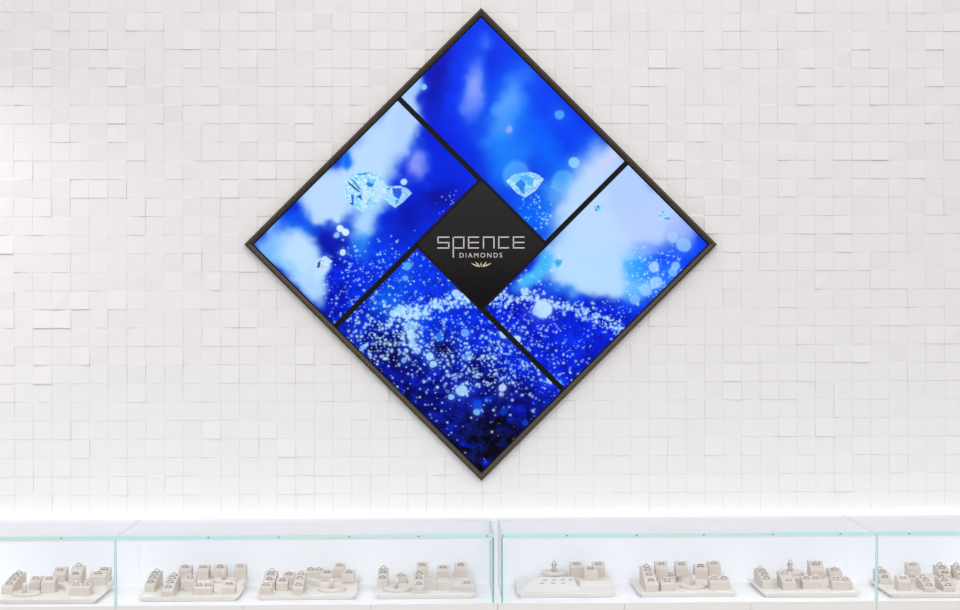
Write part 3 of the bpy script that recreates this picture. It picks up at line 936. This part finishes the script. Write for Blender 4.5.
# one ring mesh of each kind, copied for every ring
def ring_meshes():
    def band(maj, mnr):
        bm = bmesh.new()
        n, m = 28, 8
        vs = []
        for i in range(n):
            a = 2 * math.pi * i / n
            row = []
            for j in range(m):
                c = 2 * math.pi * j / m
                rr = maj + mnr * math.cos(c)
                row.append(bm.verts.new((rr * math.sin(a), mnr * 1.3 * math.sin(c), rr * math.cos(a))))
            vs.append(row)
        for i in range(n):
            for j in range(m):
                bm.faces.new((vs[i][j], vs[(i + 1) % n][j], vs[(i + 1) % n][(j + 1) % m], vs[i][(j + 1) % m]))
        # claw head under the stone
        box(bm, -.0013, .0013, -.0013, .0013, maj, maj + .0032)
        return bm
    def stone(r):
        bm = bmesh.new()
        n = 8
        prof = [(r * .56, r * .42), (r, 0), (0.0002, -r * .8)]
        rows = [[bm.verts.new((q * math.cos(2 * math.pi * (i + .5 * k) / n), q * math.sin(2 * math.pi * (i + .5 * k) / n), z)) for i in range(n)] for k, (q, z) in enumerate(prof)]
        bm.faces.new(rows[0])
        for a, b in zip(rows, rows[1:]):
            for i in range(n):
                j = (i + 1) % n
                bm.faces.new((a[i], a[j], b[j], b[i]))
        bm.faces.new(rows[2][::-1])
        return bm
    out = {}
    for kind, (maj, mnr, gr) in {'solitaire': (.0105, .0010, .0044), 'band': (.0102, .0014, .0028), 'large': (.0150, .0014, .0046)}.items():
        r = obj('ring', band(maj, mnr), 'silver', None, smooth=True)
        g = obj('gemstone', stone(gr), 'gem', r)
        g.location = (0, 0, maj + .0042)
        out[kind] = (r, g, maj)
    return out
RINGS = ring_meshes()
ring_used = set()
kind_rnd = random.Random(3)

def place_ring(kind, loc, tilt, spin, label, group):
    r, g, maj = RINGS[kind]
    if kind in ring_used:
        a = r.copy(); C.objects.link(a)
        b = g.copy(); b.parent = a; C.objects.link(b)
    else:
        ring_used.add(kind)
        a = r
    a.location = loc
    a.rotation_euler = (tilt, 0, spin)
    tag(a, label, 'ring', group)

ORD = {1: [''], 2: ['front', 'rear'], 3: ['front', 'middle', 'rear'],
       4: ['front', 'second', 'third', 'rear']}

def pedestal(x, y, z, r, tall, label, group):
    p = empty('ring_pedestal', (x, y, z))
    tag(p, label, 'pedestal', group)
    if not tall:
        d = lathe([(0, 0), (r - .002, 0), (r, .002), (r, .0085), (r - .002, .0105), (0, .0105)], 40)
        top = .0105
    else:
        h = .030
        d = lathe([(0, 0), (r * .42, 0), (r * .38, .006), (r * .30, .012), (r * .32, h - .006), (r * .9, h - .002), (r, h), (r, h + .009), (r - .002, h + .011), (0, h + .011)], 40)
        top = h + .011
    obj('round_base', d, 'pedestal', p)
    if not tall:
        g = obj('ring_peg', lathe([(0, 0), (.0085, 0), (.0083, .030), (.0070, .0355), (.004, .038), (0, .0385)], 20), 'pedestal', p, smooth=True)
        g.location = (-.003, -.012, top)
        g.rotation_euler = (R(10), R(4), 0)
        return None
    g = obj('ring_cone', lathe([(0, 0), (.0105, 0), (.0078, .028), (.0064, .041), (.003, .0435), (0, .0438)], 20), 'block', p, smooth=True)
    g.location = (0, 0, top)
    return z + top

def card(x, y, w, i):
    c = obj('price_card', boxes((-w / 2, w / 2, -.006, .006, 0, .0012)), 'card')
    c.location = (x, y, ZD + TH)
    tag(c, 'small blank white card lying at the front of the ' + NAMES[i], 'card', 'small white cards on the trays')

def slotted_board(x, y):
    b = empty('slotted_board', (x, y, ZD + TH))
    tag(b, 'low cream sloping board with seven empty slots on the tray right of centre gap', 'board')
    bm = bmesh.new()
    y0, y1, h0, h1 = .020, .175, .004, .030
    ft = [(-.172, y0), (.052, y0)]
    bk = [(-.112, y1), (.036, y1)]
    lo = [bm.verts.new((px, py, 0)) for px, py in (ft[0], ft[1], bk[1], bk[0])]
    hi = [bm.verts.new((px, py, h)) for (px, py), h in zip((ft[0], ft[1], bk[1], bk[0]), (h0, h0, h1, h1))]
    bm.faces.new(lo[::-1]); bm.faces.new(hi)
    for k in range(4):
        j = (k + 1) % 4
        bm.faces.new((lo[k], lo[j], hi[j], hi[k]))
    bmesh.ops.bevel(bm, geom=list(bm.edges), offset=.001, segments=2, affect='EDGES', profile=.5)
    obj('board_body', bm, 'tray', b)
    sl = math.atan2(h1 - h0, y1 - y0)
    for row, xs in ((.105, (-.086, -.046, -.006)), (.140, (-.072, -.039, -.006, .025))):
        for sx in xs:
            o = obj('slot', boxes((-.0085, .0085, -.003, .003, -.0008, .0004)), 'slot', b)
            o.location = (sx, row, h0 + (row - y0) * math.tan(sl))
            o.rotation_euler = (sl, 0, 0)

BLOCK_NAME = {'block': 'ring_block', 'ramp': 'ring_ramp', 'double': 'double_ring_block'}

def build_trays():
    for i, T in enumerate(TRAYS):
        tx, ty = T['x'], T['y']
        make_tray(tx, ty, i)
        of = ' of ' + NAMES[i]
        gb, gr = 'beige ring blocks on the ' + NAMES[i], 'diamond rings on the ' + NAMES[i]
        for (t, lx, ly, pl, w, L, hf, hb, n, desc) in T['blocks']:
            ly = min(ly, .304 - L)
            z = ZD + TH + (SH if pl else 0)
            if t == 'double':
                spots = [(-w * .24, .42), (w * .24, .42)]
                words_ = ['left', 'right']
            elif n <= 1:
                spots = [(0, .42)] * n
                words_ = ['']
            else:
                spots = [(0, .16 + .70 * k / (n - 1)) for k in range(n)]
                words_ = ORD[n]
            make_block(BLOCK_NAME[t], tx + lx, ty + ly, z, w, L, hf, hb, spots,
                       'beige ' + desc + of, 'ring block', gb)
            for (dx, s), wd in zip(spots, words_):
                kind = 'band' if n >= 3 else ('solitaire' if kind_rnd.random() < .8 else 'band')
                if 'tallest block at the back' in desc:
                    kind = 'large'
                lab = (wd + ' ring on ' if wd else 'ring on ') + desc + of
                zz = z + height_at(L, hf, hb, s)
                sl = math.atan2(height_at(L, hf, hb, s + .04) - height_at(L, hf, hb, s - .04), .08 * L)
                place_ring(kind, (tx + lx + dx, ty + ly + L * s, zz + .0008), sl + R(8), R(kind_rnd.uniform(-12, 12)), lab, gr)
        if T['pedestal']:
            px, py, pl, r, tall = T['pedestal']
            z = ZD + TH + (SH if pl and not tall else 0)
            if tall:
                py = .235
            zt = pedestal(tx + px, ty + py, z, r, tall,
                          ('beige round pedestal with tall ring cone at back' if tall else 'beige flat round pedestal with short leaning peg') + of,
                          'round ring pedestals on the trays')
            if tall:
                r0, g0, maj = RINGS['band']
                a = r0.copy(); C.objects.link(a)
                b = g0.copy(); b.parent = a; C.objects.link(b)
                a.location = (tx + px, ty + py, zt + .0255)
                a.rotation_euler = (R(72), 0, 0)
                tag(a, 'upright ring balanced on top of tall cone' + of, 'ring', gr)
        if T['card']:
            cx, cy, w = T['card']
            card(tx + cx, ty + cy, w, i)
    slotted_board(TRAYS[4]['x'], TRAYS[4]['y'])
build_trays()
